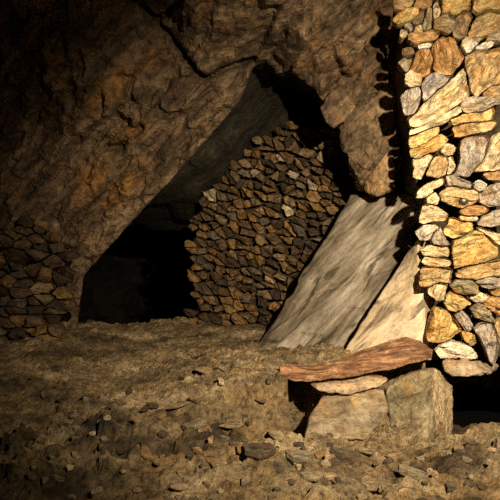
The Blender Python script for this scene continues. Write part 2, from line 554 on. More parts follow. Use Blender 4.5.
disp += groove([(118, -4), (134, 9), (150, 22), (163, 33), (172, 44), (186, 62), (202, 80), (215, 76), (236, 66), (252, 60)], 3.2, .22)
disp += groove([(150, 22), (164, 16), (176, 5)], 3, .15) + groove([(104, 150), (118, 146), (140, 128)], 3, .08)
disp += groove([(340, 62), (344, 74), (352, 80)], 2.2, .12) + groove([(366, 45), (371, 58)], 2, .06) + groove([(285, 30), (272, 55), (281, 66)], 3, .10)
disp += bump(145, 12, 38, 16, .22, .3) + bump(118, 150, 13, 7, .08)
disp -= bump(330, 106, 17, 13, .10) + bump(225, 22, 40, 14, .10) + bump(300, 25, 45, 12, .07, -.5)
sd = np.full(len(base), 1e3); near = px.copy()
fi = np.where(front)[0]
sd[fi], near[fi] = poly_sd(px[fi], OPEN_R)
disp += .045 * np.exp(-np.maximum(sd, 0) / 2.5)           # edge of the opening is worn round
r = r0 + disp
V = from_cyl(X.ravel(), TH.ravel(), r)
px = pix(V)
sd[fi], near[fi] = poly_sd(px[fi], OPEN_R)
keep_v = sd > 0
snap = np.zeros(len(V), bool)
faces = []
idg = np.arange(nt * nx).reshape(nt, nx)
for i in range(nt - 1):
    for j in range(nx - 1):
        f = (idg[i, j], idg[i, j + 1], idg[i + 1, j + 1], idg[i + 1, j])
        kk = sum(keep_v[list(f)])
        if kk >= 1:
            faces.append(f)
            if kk < 4:
                for v in f:
                    if not keep_v[v]: snap[v] = True
for v in np.where(snap)[0]:
    d = ray(*near[v]); V[v] = C0 + d * (V[v][1] / d[1])
# pull the boundary back into the passage
from collections import Counter
ec = Counter()
for f in faces:
    for a, b in zip(f, f[1:] + f[:1]): ec[(min(a, b), max(a, b))] += 1
edge_dir = {}
for f in faces:
    for a, b in zip(f, f[1:] + f[:1]):
        if ec[(min(a, b), max(a, b))] == 1 and snap[a] and snap[b]: edge_dir[(a, b)] = 1
bv = sorted({v for e in edge_dir for v in e})
row = {v: v for v in bv}
Vl = [tuple(v) for v in V]
bpx = pix(V[bv])
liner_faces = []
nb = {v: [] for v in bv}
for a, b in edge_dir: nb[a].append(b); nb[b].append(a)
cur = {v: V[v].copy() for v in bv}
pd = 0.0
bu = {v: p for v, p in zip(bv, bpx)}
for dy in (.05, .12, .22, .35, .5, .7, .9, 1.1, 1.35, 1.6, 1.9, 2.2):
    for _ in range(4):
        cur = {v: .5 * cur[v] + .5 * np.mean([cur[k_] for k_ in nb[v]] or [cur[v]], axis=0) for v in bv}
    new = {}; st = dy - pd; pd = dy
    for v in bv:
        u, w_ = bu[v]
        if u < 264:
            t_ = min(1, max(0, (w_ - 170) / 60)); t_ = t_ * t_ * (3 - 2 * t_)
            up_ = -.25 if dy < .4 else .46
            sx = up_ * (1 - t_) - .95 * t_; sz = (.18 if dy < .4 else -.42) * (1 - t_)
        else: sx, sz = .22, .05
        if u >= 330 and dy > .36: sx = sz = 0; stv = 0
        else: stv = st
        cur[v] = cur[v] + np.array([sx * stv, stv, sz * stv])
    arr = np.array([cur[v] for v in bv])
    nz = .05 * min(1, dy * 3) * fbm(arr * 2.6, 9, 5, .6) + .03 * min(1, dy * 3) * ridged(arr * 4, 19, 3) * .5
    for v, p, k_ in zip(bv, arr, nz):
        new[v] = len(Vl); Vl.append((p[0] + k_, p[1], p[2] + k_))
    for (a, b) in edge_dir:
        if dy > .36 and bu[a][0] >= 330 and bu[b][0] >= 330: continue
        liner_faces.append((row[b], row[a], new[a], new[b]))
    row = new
allf = faces + liner_faces
LINER = set(liner_faces)
# split at the spring of the roof: face of rock and ceiling
zc = np.array(Vl)
is_ceil = lambda f: zc[list(f), 2].mean() > 2.6 + .0 * f[0] and zc[list(f), 1].mean() < 4.0
remap_obj = []
for nm, sel in (('wall_left', [f for f in allf if not is_ceil(f)]), ('ceiling', [f for f in allf if is_ceil(f)])):
    used = sorted({v for f in sel for v in f}); mp = {v: i for i, v in enumerate(used)}
    o = link_mesh(nm, [Vl[v] for v in used], [tuple(mp[v] for v in f) for f in sel], MAT_HANG)
    tag(o, {'wall_left': 'brown slanting hanging rock face around the dark opening', 'ceiling': 'dark rough rock roof of the mine chamber'}[nm], 'rock wall', kind='structure')
    o.data.materials.append(MAT_SHADE)
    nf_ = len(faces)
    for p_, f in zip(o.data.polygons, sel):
        if f in LINER: p_.material_index = 1  # passage lining takes the copy with painted shade
    att = o.data.attributes.new('ochre', 'FLOAT', 'POINT')
    P3 = np.array([Vl[v] for v in used]); pp = pix(P3); val = np.zeros(len(used))
    if nm == 'wall_left':
        for (cx, cy, rx, ry, rot, h) in [(112, 88, 34, 11, -.75, .8), (90, 180, 26, 12, -1.1, .9), (122, 190, 24, 11, -.8, .7), (128, 132, 16, 8, -.4, .7), (380, 172, 16, 22, 0, .55), (355, 25, 40, 12, -.6, .35), (345, 60, 30, 20, 0, .2), (150, 60, 20, 8, -.7, .4)]:
            d = pp - np.array([cx, cy]); c, s = math.cos(rot), math.sin(rot)
            e = (d[:, 0] * c + d[:, 1] * s) / rx, (-d[:, 0] * s + d[:, 1] * c) / ry
            val = np.maximum(val, h * np.exp(-(e[0] ** 2 + e[1] ** 2) ** 1.3) * (P3[:, 1] > 2))
    att.data.foreach_set('value', val.astype(np.float32))
    remap_obj.append(o)
WALL_LEFT = remap_obj[0]

# jutting wedge of rock beside the opening
wedge_pts = [P(338, 128, 4.42), P(352, 110, 4.30), P(396, 84, 4.25), P(402, 150, 4.2), P(391, 148, 4.16), P(366, 180, 4.30), P(352, 160, 4.40), P(347, 148, 4.45), P(360, 186, 4.45), P(400, 90, 4.9), P(400, 190, 4.9), P(362, 186, 4.9), P(345, 130, 4.9)]
hull_rock('rock_rib', wedge_pts, MAT_HANG, seed=11, amp=.02, parent=WALL_LEFT)
MAT_TIP = mat_rock('tip_rock', DIP, [(.34, (.10, .07, .04)), (.46, (.26, .18, .10)), (.62, (.42, .30, .17))], scale=1.6, ochre=(.36, .17, .045), oamt=(.45, .62))
tip_pts = [P(365, 181, 4.27), P(391, 147, 4.12), P(395, 170, 4.12), P(392, 191, 4.15), P(376, 196, 4.2), P(366, 190, 4.26), P(394, 150, 4.6), P(394, 192, 4.6), P(370, 192, 4.6)]
hull_rock('rock_tip', tip_pts, MAT_TIP, seed=12, amp=.010, parent=WALL_LEFT)
spur_pts = [P(320, 108, 4.24), P(328, 97, 4.18), P(340, 84, 4.22), P(356, 106, 4.20), P(349, 116, 4.16), P(333, 129, 4.20), P(326, 121, 4.26), P(326, 104, 4.6), P(350, 104, 4.6), P(338, 126, 4.6)]
hull_rock('rock_spur', spur_pts, MAT_HANG, seed=13, amp=.012, parent=WALL_LEFT)

# ------------------------------------------------------------------ floor
PIT_X0 = 1.36
ys = np.concatenate([np.arange(.5, 2.0, .05), np.arange(2.0, 4.0, .0115), np.arange(4.0, 6.2, .03)])
xsf = np.concatenate([np.arange(-4.2, -2.0, .05), np.arange(-2.0, 2.4, .0125), np.arange(2.4, 3.4, .05)])
YY, XX = np.meshgrid(ys, xsf, indexing='ij')
fx, fy = XX.ravel(), YY.ravel()
p3 = np.stack([fx, fy, np.zeros_like(fx)], -1)
z = .045 * fbm(p3 * np.array([1.2, 1.9, 1]), 21, 4) + .022 * ridged(p3 * np.array([3, 5.5, 1]), 22, 3) * .6 + .012 * fbm(p3 * 14, 23, 4) + .006 * fbm(p3 * 40, 24, 2)
fqf = np.stack([fx, fy * 1.7], -1) + .05 * np.stack([fbm(p3 * 5, 28, 3), fbm(p3 * 5, 29, 3)], -1)
near_w = np.clip((3.3 - fy) / .6, .15, 1)
patch = np.clip(.75 + 1.3 * fbm(p3 * np.array([1.1, 2.2, 1]), 33, 3), .25, 1.6)
z += near_w * patch * (.018 * facets(fqf, 2600, 25, 6.0, .02) + .013 * facets(fqf, 11000, 26, 12.0, .012)) + .010 * facets(fqf, 3500, 27, 8.0, .02) + patch * .006 * facets(fqf, 30000, 30, 16.0, .01)
z += near_w * (.020 * ridged(p3 * np.array([6, 13, 1]), 34, 4) * .6 + .016 * patch * facets(np.stack([fx, fy * 2.2], -1) + .03 * fbm(p3 * 9, 35, 3)[:, None], 5200, 36, 7.0, .008))


def fmound(u, v, rx, ry, h, rot=0, pw=1.0):
    c0 = PZ(u, v, 0); c, s = math.cos(rot), math.sin(rot)
    dx, dy = fx - c0[0], fy - c0[1]
    e = ((dx * c + dy * s) / rx) ** 2 + ((-dx * s + dy * c) / ry) ** 2
    return h * np.exp(-e ** pw)


z += fmound(108, 437, .34, .16, .10) + fmound(160, 455, .3, .12, .04) + fmound(15, 385, .5, .3, .12) + fmound(40, 355, .5, .35, .08)
z += fmound(280, 478, .28, .06, .035, .1) + fmound(100, 480, .3, .1, .03)
# the bank of earth that the plank's thin end lies on
sst = lambda t_: (lambda c_: c_ * c_ * (3 - 2 * c_))(np.clip(t_, 0, 1))
bank = sst((fx + 1.0) / 1.15) * sst((fy - 2.86) / .34) * sst((5.0 - fy) / 1.5) * sst((1.9 - fx) / .4) * (1 - sst((fx - .255) / .02) * sst((3.62 - fy) / .12))
z += .25 * bank
# trodden hollow along the foot of the blocks
z -= .055 * sst((fx - .1) / .3) * sst((fy - 2.55) / .25) * sst((3.5 - fy) / .2)
# gap between bank and block
z -= .7 * np.clip((fx - .25) / .01, 0, 1) * np.clip((.44 - fx) / .02, 0, 1) * np.clip((fy - 2.985) / .02, 0, 1) * np.clip((3.58 - fy) / .03, 0, 1)
# shaft under the dry stone wall
edge_pit = 2.98 + .03 * vnoise(p3 * 6, 91)
pit = np.clip((fx - 1.27 - .1 * (fy - 3)) / .02, 0, 1) * np.clip((fy - edge_pit) / .03, 0, 1)
z -= 1.3 * pit
# beyond the threshold the old working goes down
lip = 5.75 + .12 * vnoise(p3 * 2.0, 92) + .04 * vnoise(p3 * 8, 93)
drop = np.clip((fy - lip) / .35, 0, 1)
z -= 1.1 * drop ** 1.5
fv = np.stack([fx, fy, z], -1)
ny, nxf = len(ys), len(xsf)
g = np.arange(ny * nxf).reshape(ny, nxf)
ff = np.stack([g[:-1, :-1], g[:-1, 1:], g[1:, 1:], g[1:, :-1]], -1).reshape(-1, 4)
FLOOR = link_mesh('floor', fv, ff.tolist(), MAT_FLOOR)
tag(FLOOR, 'trampled brown earth floor littered with broken slate', 'floor', kind='structure')
coal = np.zeros(len(fv)); fpx = pix(fv)
for (cx, cy, rx, ry, h) in [(108, 424, 34, 9, .9), (84, 436, 40, 8, .6), (95, 403, 26, 3, .6), (275, 466, 34, 5, .6), (120, 441, 22, 5, .6), (72, 492, 16, 6, .6), (222, 398, 4, 1.5, .4), (200, 437, 20, 2.5, .55), (176, 451, 24, 2.5, .4), (15, 382, 24, 8, .5), (345, 458, 12, 3.5, .6)]:
    e = ((fpx[:, 0] - cx) / rx) ** 2 + ((fpx[:, 1] - cy) / ry) ** 2
    coal = np.maximum(coal, 1.35 * h * np.exp(-e) * np.clip(.95 + .7 * vnoise(fv * 22, 71), 0, 1.2))
at = FLOOR.data.attributes.new('coal', 'FLOAT', 'POINT'); at.data.foreach_set('value', np.clip(coal, 0, 1).astype(np.float32))


def floor_z(x, y):
    i = int(np.clip(np.searchsorted(ys, y), 1, ny - 1)); j = int(np.clip(np.searchsorted(xsf, x), 1, nxf - 1))
    return float(z.reshape(ny, nxf)[i - 1:i + 1, j - 1:j + 1].max())


# ------------------------------------------------------------------ far rock of the old working, core behind the rubble, core behind the dry stone
def rough_sheet(name, origin, ex, ez, nu, nv, mat, amp, seed, label):
    origin, ex, ez = map(lambda a: np.asarray(a, float), (origin, ex, ez))
    U, Vv = np.meshgrid(np.linspace(0, 1, nu), np.linspace(0, 1, nv), indexing='ij')
    pts = origin + U.ravel()[:, None] * ex + Vv.ravel()[:, None] * ez
    nn = np.cross(ex, ez); nn /= np.linalg.norm(nn)
    pts = pts + nn * (amp * fbm(pts * 1.8, seed, 5) + amp * .5 * facets(pts, 150, seed, 2.0))[:, None]
    gg = np.arange(nu * nv).reshape(nu, nv)
    f_ = np.stack([gg[:-1, :-1], gg[:-1, 1:], gg[1:, 1:], gg[1:, :-1]], -1).reshape(-1, 4)
    o = link_mesh(name, pts, f_.tolist(), mat)
    return tag(o, label, 'rock wall', kind='structure')


rough_sheet('wall_back', (-9, 13, -4), (16, -.6, 0), (0, .3, 10), 90, 70, MAT_UNLIT, .15, 44, 'rock coloured black for the unlit depth of the old working')


def prism_wall(name, wall, polypx, thick, mat, label, seed, amp=.03, dn=0.0):
    """a rough mass whose face lies on a wall plane"""
    poly = np.array([wall.hit(*p) for p in polypx])
    lo, hi = poly.min(0), poly.max(0); st = .04
    us = np.arange(lo[0], hi[0] + st, st); vs = np.arange(lo[1], hi[1] + st, st)
    U, Vv = np.meshgrid(us, vs, indexing='ij'); pts = np.stack([U.ravel(), Vv.ravel()], -1)
    s_, nr = poly_sd(pts, poly); inside = s_ < 0
    gg = np.arange(len(pts)).reshape(len(us), len(vs)); F_ = []; use = set()
    for i in range(len(us) - 1):
        for j in range(len(vs) - 1):
            f = [gg[i, j], gg[i + 1, j], gg[i + 1, j + 1], gg[i, j + 1]]
            if sum(inside[f]) >= 2: F_.append(f); use |= set(f)
    for v in use:
        if not inside[v]: pts[v] = nr[v]
    W3 = wall.p + pts[:, :1] * wall.ex + pts[:, 1:] * wall.ez
    W3 = W3 + wall.n * (dn + amp * fbm(W3 * 5, seed, 4) + amp * .8 * facets(W3[:, [0, 2]] * np.array([1, 1.6]), 700, seed, 5.0, .01))[:, None]
    used = sorted(use); mp = {v: i for i, v in enumerate(used)}
    V_ = [tuple(W3[v]) for v in used]; n0 = len(V_)
    V_ += [tuple(W3[v] + wall.n * thick) for v in used]
    FF = [tuple(mp[v] for v in f) for f in F_]
    ec = Counter(tuple(sorted(e)) for f in FF for e in zip(f, f[1:] + f[:1]))
    back = [tuple(n0 + v for v in f[::-1]) for f in FF]
    side = [(b, a, a + n0, b + n0) for f in FF for a, b in zip(f, f[1:] + f[:1]) if ec[tuple(sorted((a, b)))] == 1]
    o = link_mesh(name, V_, FF + back + side, mat)
    return tag(o, label, 'rock wall', kind='structure')


ORD = ['zeroth', 'first', 'second', 'third', 'fourth', 'fifth', 'sixth', 'seventh', 'eighth', 'ninth', 'tenth', 'eleventh', 'twelfth', 'thirteenth', 'fourteenth', 'fifteenth', 'sixteenth',
       'seventeenth', 'eighteenth', 'nineteenth', 'twentieth', 'twenty-first', 'twenty-second', 'twenty-third', 'twenty-fourth', 'twenty-fifth', 'twenty-sixth', 'twenty-seventh', 'twenty-eighth', 'twenty-ninth', 'thirtieth', 'thirty-first', 'thirty-second']


def clip_half(poly, mid, nrm):
    out = []
    for a, b in zip(poly, poly[1:] + poly[:1]):
        da, db = (a - mid) @ nrm, (b - mid) @ nrm
        if da <= 0: out.append(a)
        if (da < 0) != (db < 0) and abs(da - db) > 1e-12: out.append(a + (b - a) * (da / (da - db)))
    return out


def rubble_cells(wall, regionpx, cw_, ch_, seed, jit=.42, skew=.35):
    """irregular cells in rough courses: [(course, polygon)]"""
    rs = np.random.RandomState(seed)
    reg = np.array([wall.hit(*p) for p in regionpx]); lo, hi = reg.min(0), reg.max(0)
    S = []; rows = int((hi[1] - lo[1]) / ch_) + 3
    for r_ in range(-1, rows):
        off = rs.rand() * cw_; xx = lo[0] - cw_ + off - cw_
        while xx < hi[0] + cw_ * 2:
            w_ = cw_ * (.6 + .8 * rs.rand())
            S.append((xx + w_ / 2, lo[1] + (r_ + .5) * ch_ + ch_ * jit * rs.randn() * .8, r_)); xx += w_
    S3 = np.array(S); asp = np.array([1.0, cw_ / ch_ * .85])
    sk = np.array([[1, 0], [skew, 1]])
    T = (S3[:, :2] @ sk) * asp
    ins, _ = poly_sd(S3[:, :2], reg); out = []
    for i in np.where(ins < 0)[0]:
        c = T[i]; R_ = cw_ * 1.5
        pol = [c + np.array(d) * R_ for d in ((-1, -1), (1, -1), (1, 1), (-1, 1))]
        for j in np.argsort(((T - c) ** 2).sum(-1))[1:44]:
            nrm = T[j] - c; pol = clip_half(pol, (T[j] + c) / 2, nrm)
            if len(pol) < 3: break
        if len(pol) < 3: continue
        pol = np.array(pol) / asp @ np.linalg.inv(sk)
        c2, A2 = area_centroid(pol)
        if A2 < cw_ * ch_ * .12: continue
        out.append((int(S3[i, 2]), c2, A2, pol))
    return out


def course_labels(cells, fmt):
    """number the stones of every course from its own end so that each can be found by counting"""
    rows = sorted({c[0] for c in cells}); lab = {}
    for k_, r_ in enumerate(rows):
        ids = sorted([i for i, c in enumerate(cells) if c[0] == r_], key=lambda i: cells[i][1][0])
        for m_, i in enumerate(ids): lab[i] = (m_ + 1, k_ + 1, len(ids), len(rows))
    return lab


# --- rubble wall inside the opening
WB = Wall(P(191, 330, 5.62), (.37, 1, -.08))
REG_B = [(191, 334), (192, 290), (190, 250), (194, 205), (205, 188), (222, 168), (245, 148), (262, 138), (278, 128), (298, 121), (318, 126), (334, 126), (346, 146), (352, 172), (362, 192), (385, 205), (350, 262), (318, 300), (285, 336)]
prism_wall('wall_inner', WB, REG_B, 1.2, MAT_PACKFILL, 'earth core of the rubble wall inside the opening', 61, .015, .18)
cells = rubble_cells(WB, REG_B, .135, .092, 17, .5, .6)
lab = course_labels(cells, '')
rc = np.random.RandomState(9)
TONES_B = [('brown', (.125, .082, .043), .34), ('dark', (.06, .042, .025), .22), ('ochre', (.21, .128, .048), .17), ('tan', (.21, .15, .085), .16), ('grey', (.14, .112, .082), .07), ('pale', (.40, .33, .24), .04)]
for i, (r_, c, A2, pol) in enumerate(cells):
    tn = TONES_B[rc.choice(len(TONES_B), p=[t[2] for t in TONES_B])]
    col = tuple(np.array(tn[1]) * (.75 + .5 * rc.rand()))
    m_, k_, nm_, nr_ = lab[i]
    sq = rc.rand() * math.pi; dr_ = np.array([math.cos(sq), math.sin(sq)]); cc_ = pol.mean(0)
    pol = pol - ((pol - cc_) @ dr_)[:, None] * dr_ * (.36 * rc.rand() ** 1.5)
    o = walled_stone('rubble_stone', WB, pol, .09, MAT_RUBBLE, col, 1000 + i, 16, False, .98, 1.6, float(np.clip(rc.randn() * .03, -.06, .04)), .3, .6)
    tag(o, f'{tn[0]} stone, {ORD[m_]} from left in {ORD[k_]} course up of inner rubble wall', 'stone', 'stones of the rubble wall inside the opening')
N_BACK = len(cells)

# --- packed stones low on the left
WL = Wall(P(30, 345, 4.50), (-.22, 1, -.06))
REG_L = [(-14, 227), (18, 221), (48, 225), (68, 238), (78, 262), (74, 300), (70, 322), (62, 345), (30, 356), (-14, 360)]
cells = rubble_cells(WL, REG_L, .175, .092, 23, .5, .3)
lab = course_labels(cells, '')
TONES_L = [('brown', (.105, .07, .042), .38), ('dark brown', (.055, .038, .026), .28), ('ochre', (.2, .13, .05), .12), ('tan', (.19, .14, .085), .12), ('grey', (.12, .095, .085), .10)]
for i, (r_, c, A2, pol) in enumerate(cells):
    tn = TONES_L[rc.choice(len(TONES_L), p=[t[2] for t in TONES_L])]
    col = tuple(np.array(tn[1]) * (.75 + .5 * rc.rand()))
    m_, k_, nm_, nr_ = lab[i]
    o = walled_stone('packed_stone', WL, pol, .2, MAT_STONE, col, 3000 + i, 26, True, .97, 1.2, rc.randn() * .03, .25, .4)
    tag(o, f'{tn[0]} stone, {ORD[m_]} from left in {ORD[k_]} course up of low stone pack', 'stone', 'packed stones low beside the hanging rock')
N_LEFT = len(cells)

# ------------------------------------------------------------------ the dry stone wall, stone by stone
WR = Wall(P(425, 345, 3.36), (.16, 1, -.05))
PAL = dict(t=(.50, .37, .20), y=(.60, .44, .19), p=(.66, .55, .37), g=(.37, .32, .26), o=(.44, .27, .12), w=(.74, .68, .58), l=(.40, .35, .31), k=(.34, .29, .19), b=(.30, .21, .12))
STONES = [
 ('t', 'brown stone cut by the top edge beside the dark cleft', [(395,-8),(416,-8),(415,1),(411,5),(402,6),(396,5)]),
 ('y', 'long spindle shaped ochre stone jutting into the dark cleft near the top', [(394,19),(400,12),(409,7),(421,5),(419,10),(414,16),(406,20),(398,21)]),
 ('o', 'ochre stone cut by the top edge above the upright sliver', [(417,-8),(434,-8),(432,2),(428,5),(424,6),(420,5),(415,4)]),
 ('b', 'brown stone wedged under the spindle shaped stone', [(414,20),(421,13),(426,7),(426,14),(423,21),(418,22)]),
 ('k', 'upright narrow sliver beside a black slot near the top', [(424,24),(426,14),(429,6),(433,7),(432,15),(432,25),(428,29),(424,27)]),
 ('p', 'small pale upright stone across the black slot from the sliver', [(436,3),(440,-3),(441,10),(440,17),(436,18),(435,12)]),
 ('g', 'small greyish stone below the spindle shaped stone', [(406,22),(412,22),(415,25),(411,29),(407,26)]),
 ('p', 'tiny pale stone standing alone in the dark cleft near the top', [(403,28),(408,29),(406,35),(402,34)]),
 ('t', 'small pale tan stone above the reddish brown stone', [(416,24),(421,22),(424,27),(423,31),(416,31)]),
 ('o', 'reddish brown broad stone high in the wall', [(408,36),(412,32),(424,31),(434,29),(440,31),(438,37),(428,41),(418,44),(411,42)]),
 ('w', 'thin pale flake under the reddish brown stone', [(418,44.5),(428,41),(434,41.5),(430,45),(420,47)]),
 ('b', 'small round brown stone at the cleft edge under the reddish stone', [(405,47),(412,45),(415,49),(411,53),(405,52)]),
 ('o', 'tall orange stone standing on a pale block', [(419,49),(431,46),(432,52),(434,60),(431,71),(424,75),(413,71),(411,69),(416,58)]),
 ('k', 'greenish pointed stone at the cleft beside the tall orange stone', [(401,59),(409,55),(415,54),(412,61),(409,67),(405,64)]),
 ('p', 'rounded pale block under the tall orange stone', [(406,76),(411,72),(419,75),(423,80),(420,85),(410,85),(406,82)]),
 ('l', 'lilac grey block beside the cleft under the pale rounded block', [(403,95),(408,90),(418,87),(421,94),(419,103),(416,112),(407,112),(405,104)]),
 ('o', 'big rounded tan stone right of the tall orange stone', [(434,44),(438,38),(445,35),(453,37),(459,44),(463,51),(464,57),(460,65),(454,72),(446,74),(440,71),(435,66),(436,57),(433,50)]),
 ('l', 'grey stone under the big rounded tan stone', [(425,77),(431,73),(440,74.5),(450,76),(446,82),(437,87),(430,95),(425,99),(424,90),(423,84)]),
 ('y', 'ochre stone cut by the top edge beside a small black hole', [(442,-8),(472,-8),(472,6),(465,8),(458,12),(449,10),(443,12)]),
 ('k', 'grey green stone beside the small black hole', [(441,14),(449,12),(450,17),(455,19),(453,29),(448,33),(442,30),(434,28),(434,20)]),
 ('b', 'brown stone with dark hollow eye right of the small black hole', [(458,17),(464,9),(473,9),(475,13),(473,21),(469,32),(463,36),(457,34),(456,28)]),
 ('y', 'large yellow tan stone filling the top corner', [(474,-8),(508,-8),(508,9),(490,8),(478,11),(474,8)]),
 ('t', 'large smooth tan stone under the corner stone', [(474,20),(479,14),(490,10.5),(508,10),(508,30),(491,31),(482,36),(472,35),(470,32),(472,26)]),
 ('w', 'white star shaped chip above the striated block', [(465,36.5),(470,39),(479,40),(474,46),(472,52),(468,51),(463,44)]),
 ('g', 'grey wedge under the large smooth tan stone', [(487,40),(492,33),(508,32),(508,40),(497,41)]),
 ('w', 'pale pointed wedge beside the white star chip', [(478,46),(486,42),(495,42),(490,46),(482,48)]),
 ('t', 'large upright striated block hanging over the black joint', [(468,54),(472,51),(479,49),(490,48),(508,44),(508,79),(494,83),(486,88),(478,95),(474,91),(471,80)]),
 ('t', 'tan slab end below the striated block', [(485,92),(493,85),(508,81),(508,98),(495,97.5),(486,95)]),
 ('p', 'long pale yellow slab slanting up to the striated block', [(412,118),(424,104),(434,96),(446,86),(458,75),(466,66),(470,73),(472,88),(472,94),(464,98),(457,104),(446,111),(434,118),(424,122),(415,127),(411,125)]),
 ('g', 'grey tan slab under the striated block', [(464,101),(474,97),(488,98.5),(506,99),(497,104),(484,110),(467,112),(462,106)]),
 ('p', 'pale layered stone under the long slanting slab', [(408,131),(420,126.5),(434,121),(448,113.5),(458,107),(461,111),(456,117),(440,124),(428,129),(418,133),(410,134)]),
 ('y', 'yellow brown slab below the grey tan slab', [(463,115),(485,111),(496,105),(493,117),(478,120),(464,121.5),(454,123),(448,118)]),
 ('t', 'long tan slab over the lilac grey slab', [(452,128),(465,123),(480,122),(498,121.5),(492,128),(480,132),(464,135),(455,136)]),
 ('y', 'yellow block at the cleft under the pale layered stone', [(410,136),(420,131),(432,127),(440,126),(439,132),(428,140),(418,147),(412,146)]),
 ('y', 'yellow ridged block, lower of two at the cleft', [(412,149),(430,141),(442,134.5),(448,139),(442,146),(430,152),(418,159),(412,156)]),
 ('p', 'pale yellow stone ending in a point over the dark gap', [(413,160),(420,158.5),(430,153),(432,156),(426,166),(421,178),(415,176),(416,168)]),
 ('t', 'blocky tan stone above the dark gap', [(429,172),(433,163),(438,156),(446,155),(450,163),(447,174),(438,176),(428,175)]),
 ('p', 'small pale stone at the edge of the black notch', [(444,149),(450,142.5),(457,146),(455,152),(448,154)]),
 ('p', 'thin upright pale chip under the black notch', [(449,158),(453,156),(456,164),(453,173),(449.5,173)]),
 ('l', 'large lilac grey slab right of the black notch', [(459,171),(464,158),(463,138),(481,134),(491,136),(488,150),(485,160),(474,171),(469,175)]),
 ('p', 'large pale yellow slab right of the lilac grey slab', [(492,137),(508,131),(508,167),(494,170),(476,171),(482,164),(489,152)]),
 ('t', 'low tan slab over the long dark joint', [(486,173),(494,171.5),(508,169),(508,179),(491,177.5)]),
 ('p', 'pale knobbly stone stepping out over the dark recess', [(417,197),(419,192),(428,185),(440,180),(445,177),(446,181),(440,185),(432,188),(434,191),(426,196)]),
 ('g', 'flat grey stone over the one with the ring', [(447,176),(456,173),(460,180),(470,183),(473,184),(471,187),(462,186.5),(456,185),(449,184)]),
 ('w', 'small pale angular chip right of the flat grey stone', [(475,184),(480,180.5),(487,185),(484,189.5),(480,190.5),(476,187)]),
 ('t', 'rounded tan stone marked with a small dark ring', [(441,194),(448,187.5),(462,188.5),(478,191.5),(479,198),(470,205),(462,207),(452,204),(443,200)]),
 ('l', 'smooth grey stone beside the one with the ring', [(481,193),(492,186),(508,181),(508,204),(490,205),(482,201)]),
 ('p', 'pale block with horizontal splits above the white stone', [(423,212),(426,205),(434,204.5),(440,210),(448,214),(446,219),(434,220),(424,223),(421,222)]),
 ('p', 'small pale stone between the knobbly stone and the split block', [(429,197),(436,193),(440,198),(437,204),(428,203)]),
 ('w', 'bright white stone at the cleft over the dark notch', [(418,232),(425,226.5),(436,226),(440,228),(434,233),(430,239),(421,239)]),
 ('g', 'thin wedge on edge right of the white stone', [(434,240),(437,232),(442,227),(443,234),(446,241),(450,244),(444,245),(436,244)]),
 ('y', 'bright yellow knobbly stone above the large square stone', [(445,232),(450,225),(452,218.5),(459,219),(466,222),(474,222),(472,229),(462,235.5),(455,238),(447,235)]),
 ('o', 'flat ochre stone under the one with the ring', [(461,212),(470,206.5),(484,207),(489,209.5),(480,215.5),(468,215.5)]),
 ('p', 'thin pale flake under the flat ochre stone', [(462,216.5),(480,216.5),(480,219),(472,221),(463,219)]),
 ('g', 'broad grey stone over the black joint', [(479,225),(485,217),(495,212),(508,208),(508,223),(490,225.5)]),
 ('p', 'pale thin slab end under the black joint', [(477,227),(484,229),(494,233),(508,238),(508,245),(497,243),(488,235)]),
 ('y', 'large square yellow stone', [(454.5,241),(464,237),(474,230.5),(484,232),(492,239),(499,247),(500,256),(490,259),(470,264),(456,268),(454.5,255)]),
 ('p', 'pale pinkish stone under the thin wedge', [(423,251),(430,246),(438,246.5),(450,248),(451,253),(449,257),(436,257),(426,255)]),
 ('p', 'thin pale layer under the pale pinkish stone', [(426,258),(436,258.5),(448,258.5),(452,263),(448,266.5),(429,266),(424,262)]),
 ('t', 'tan block with brown blotch at the cleft edge', [(421,271),(428,267.5),(440,268),(453,270),(454,277),(450,282),(440,282),(430,286),(421,285)]),
 ('t', 'long flat stone under the large square one', [(455,275),(465,271),(480,266),(508,260),(508,275),(490,275.5),(478,278),(462,278.5),(455,277)]),
 ('p', 'rounded pale stone under the blotched block', [(431,289),(440,284),(448,285),(446,292),(445,301),(438,300),(431,294)]),
 ('k', 'olive wedge under the long flat stone', [(451,286),(458,281),(470,281),(480,286),(476,292),(464,293),(457,291)]),
 ('y', 'bright yellow stone split along its top', [(447,297),(452,293),(459,297),(466,300),(471,304),(462,307),(456,312),(450,309),(447,304)]),
 ('l', 'thin grey slab above the black slot', [(477,282),(490,279),(508,278),(508,287),(496,289),(484,286)]),
 ('p', 'small pale stone under the black slot', [(473,299),(481,294),(490,297),(487,301),(478,302)]),
 ('y', 'round yellow stone cut by the picture edge', [(494,291),(508,288),(508,296),(497,296.5)]),
 ('o', 'orange yellow stone above the grey slanting stone', [(487,303),(495,298),(508,298),(508,317),(494,311),(486,307)]),
 ('k', 'grey olive stone slanting under the orange yellow stone', [(472,310),(480,304.5),(490,311),(492,317),(500,324),(485,319),(476,316)]),
 ('y', 'large triangular yellow stone at the foot beside the pale slab', [(436,307),(440,309),(450,314),(457,321),(464,329),(459,333),(452,339),(440,342),(430,341),(429,336),(432,322)]),
 ('l', 'slim grey stone leaning on the triangular stone', [(457,317),(463,313),(468,318),(473,326),(470,332),(465,329)]),
 ('y', 'small yellow wedge right of the triangular stone', [(464,334),(470,334),(476,338),(477,344),(473,346),(467,341)]),
 ('w', 'whitish rounded stone at the foot of the wall', [(438,352),(444,346),(456,343.5),(466,347),(474,351),(478,356),(480,359),(460,358),(442,358)]),
 ('l', 'pinkish grey stone pointing down into the dark hole', [(477,330),(484,323),(491,324),(496,331),(499,344),(497,355),(494,366),(489,352),(483,340)]),
 ('t', 'tan stone at the picture edge above the dark hole', [(495,321),(508,320),(508,350),(502,345),(499,331)]),
]
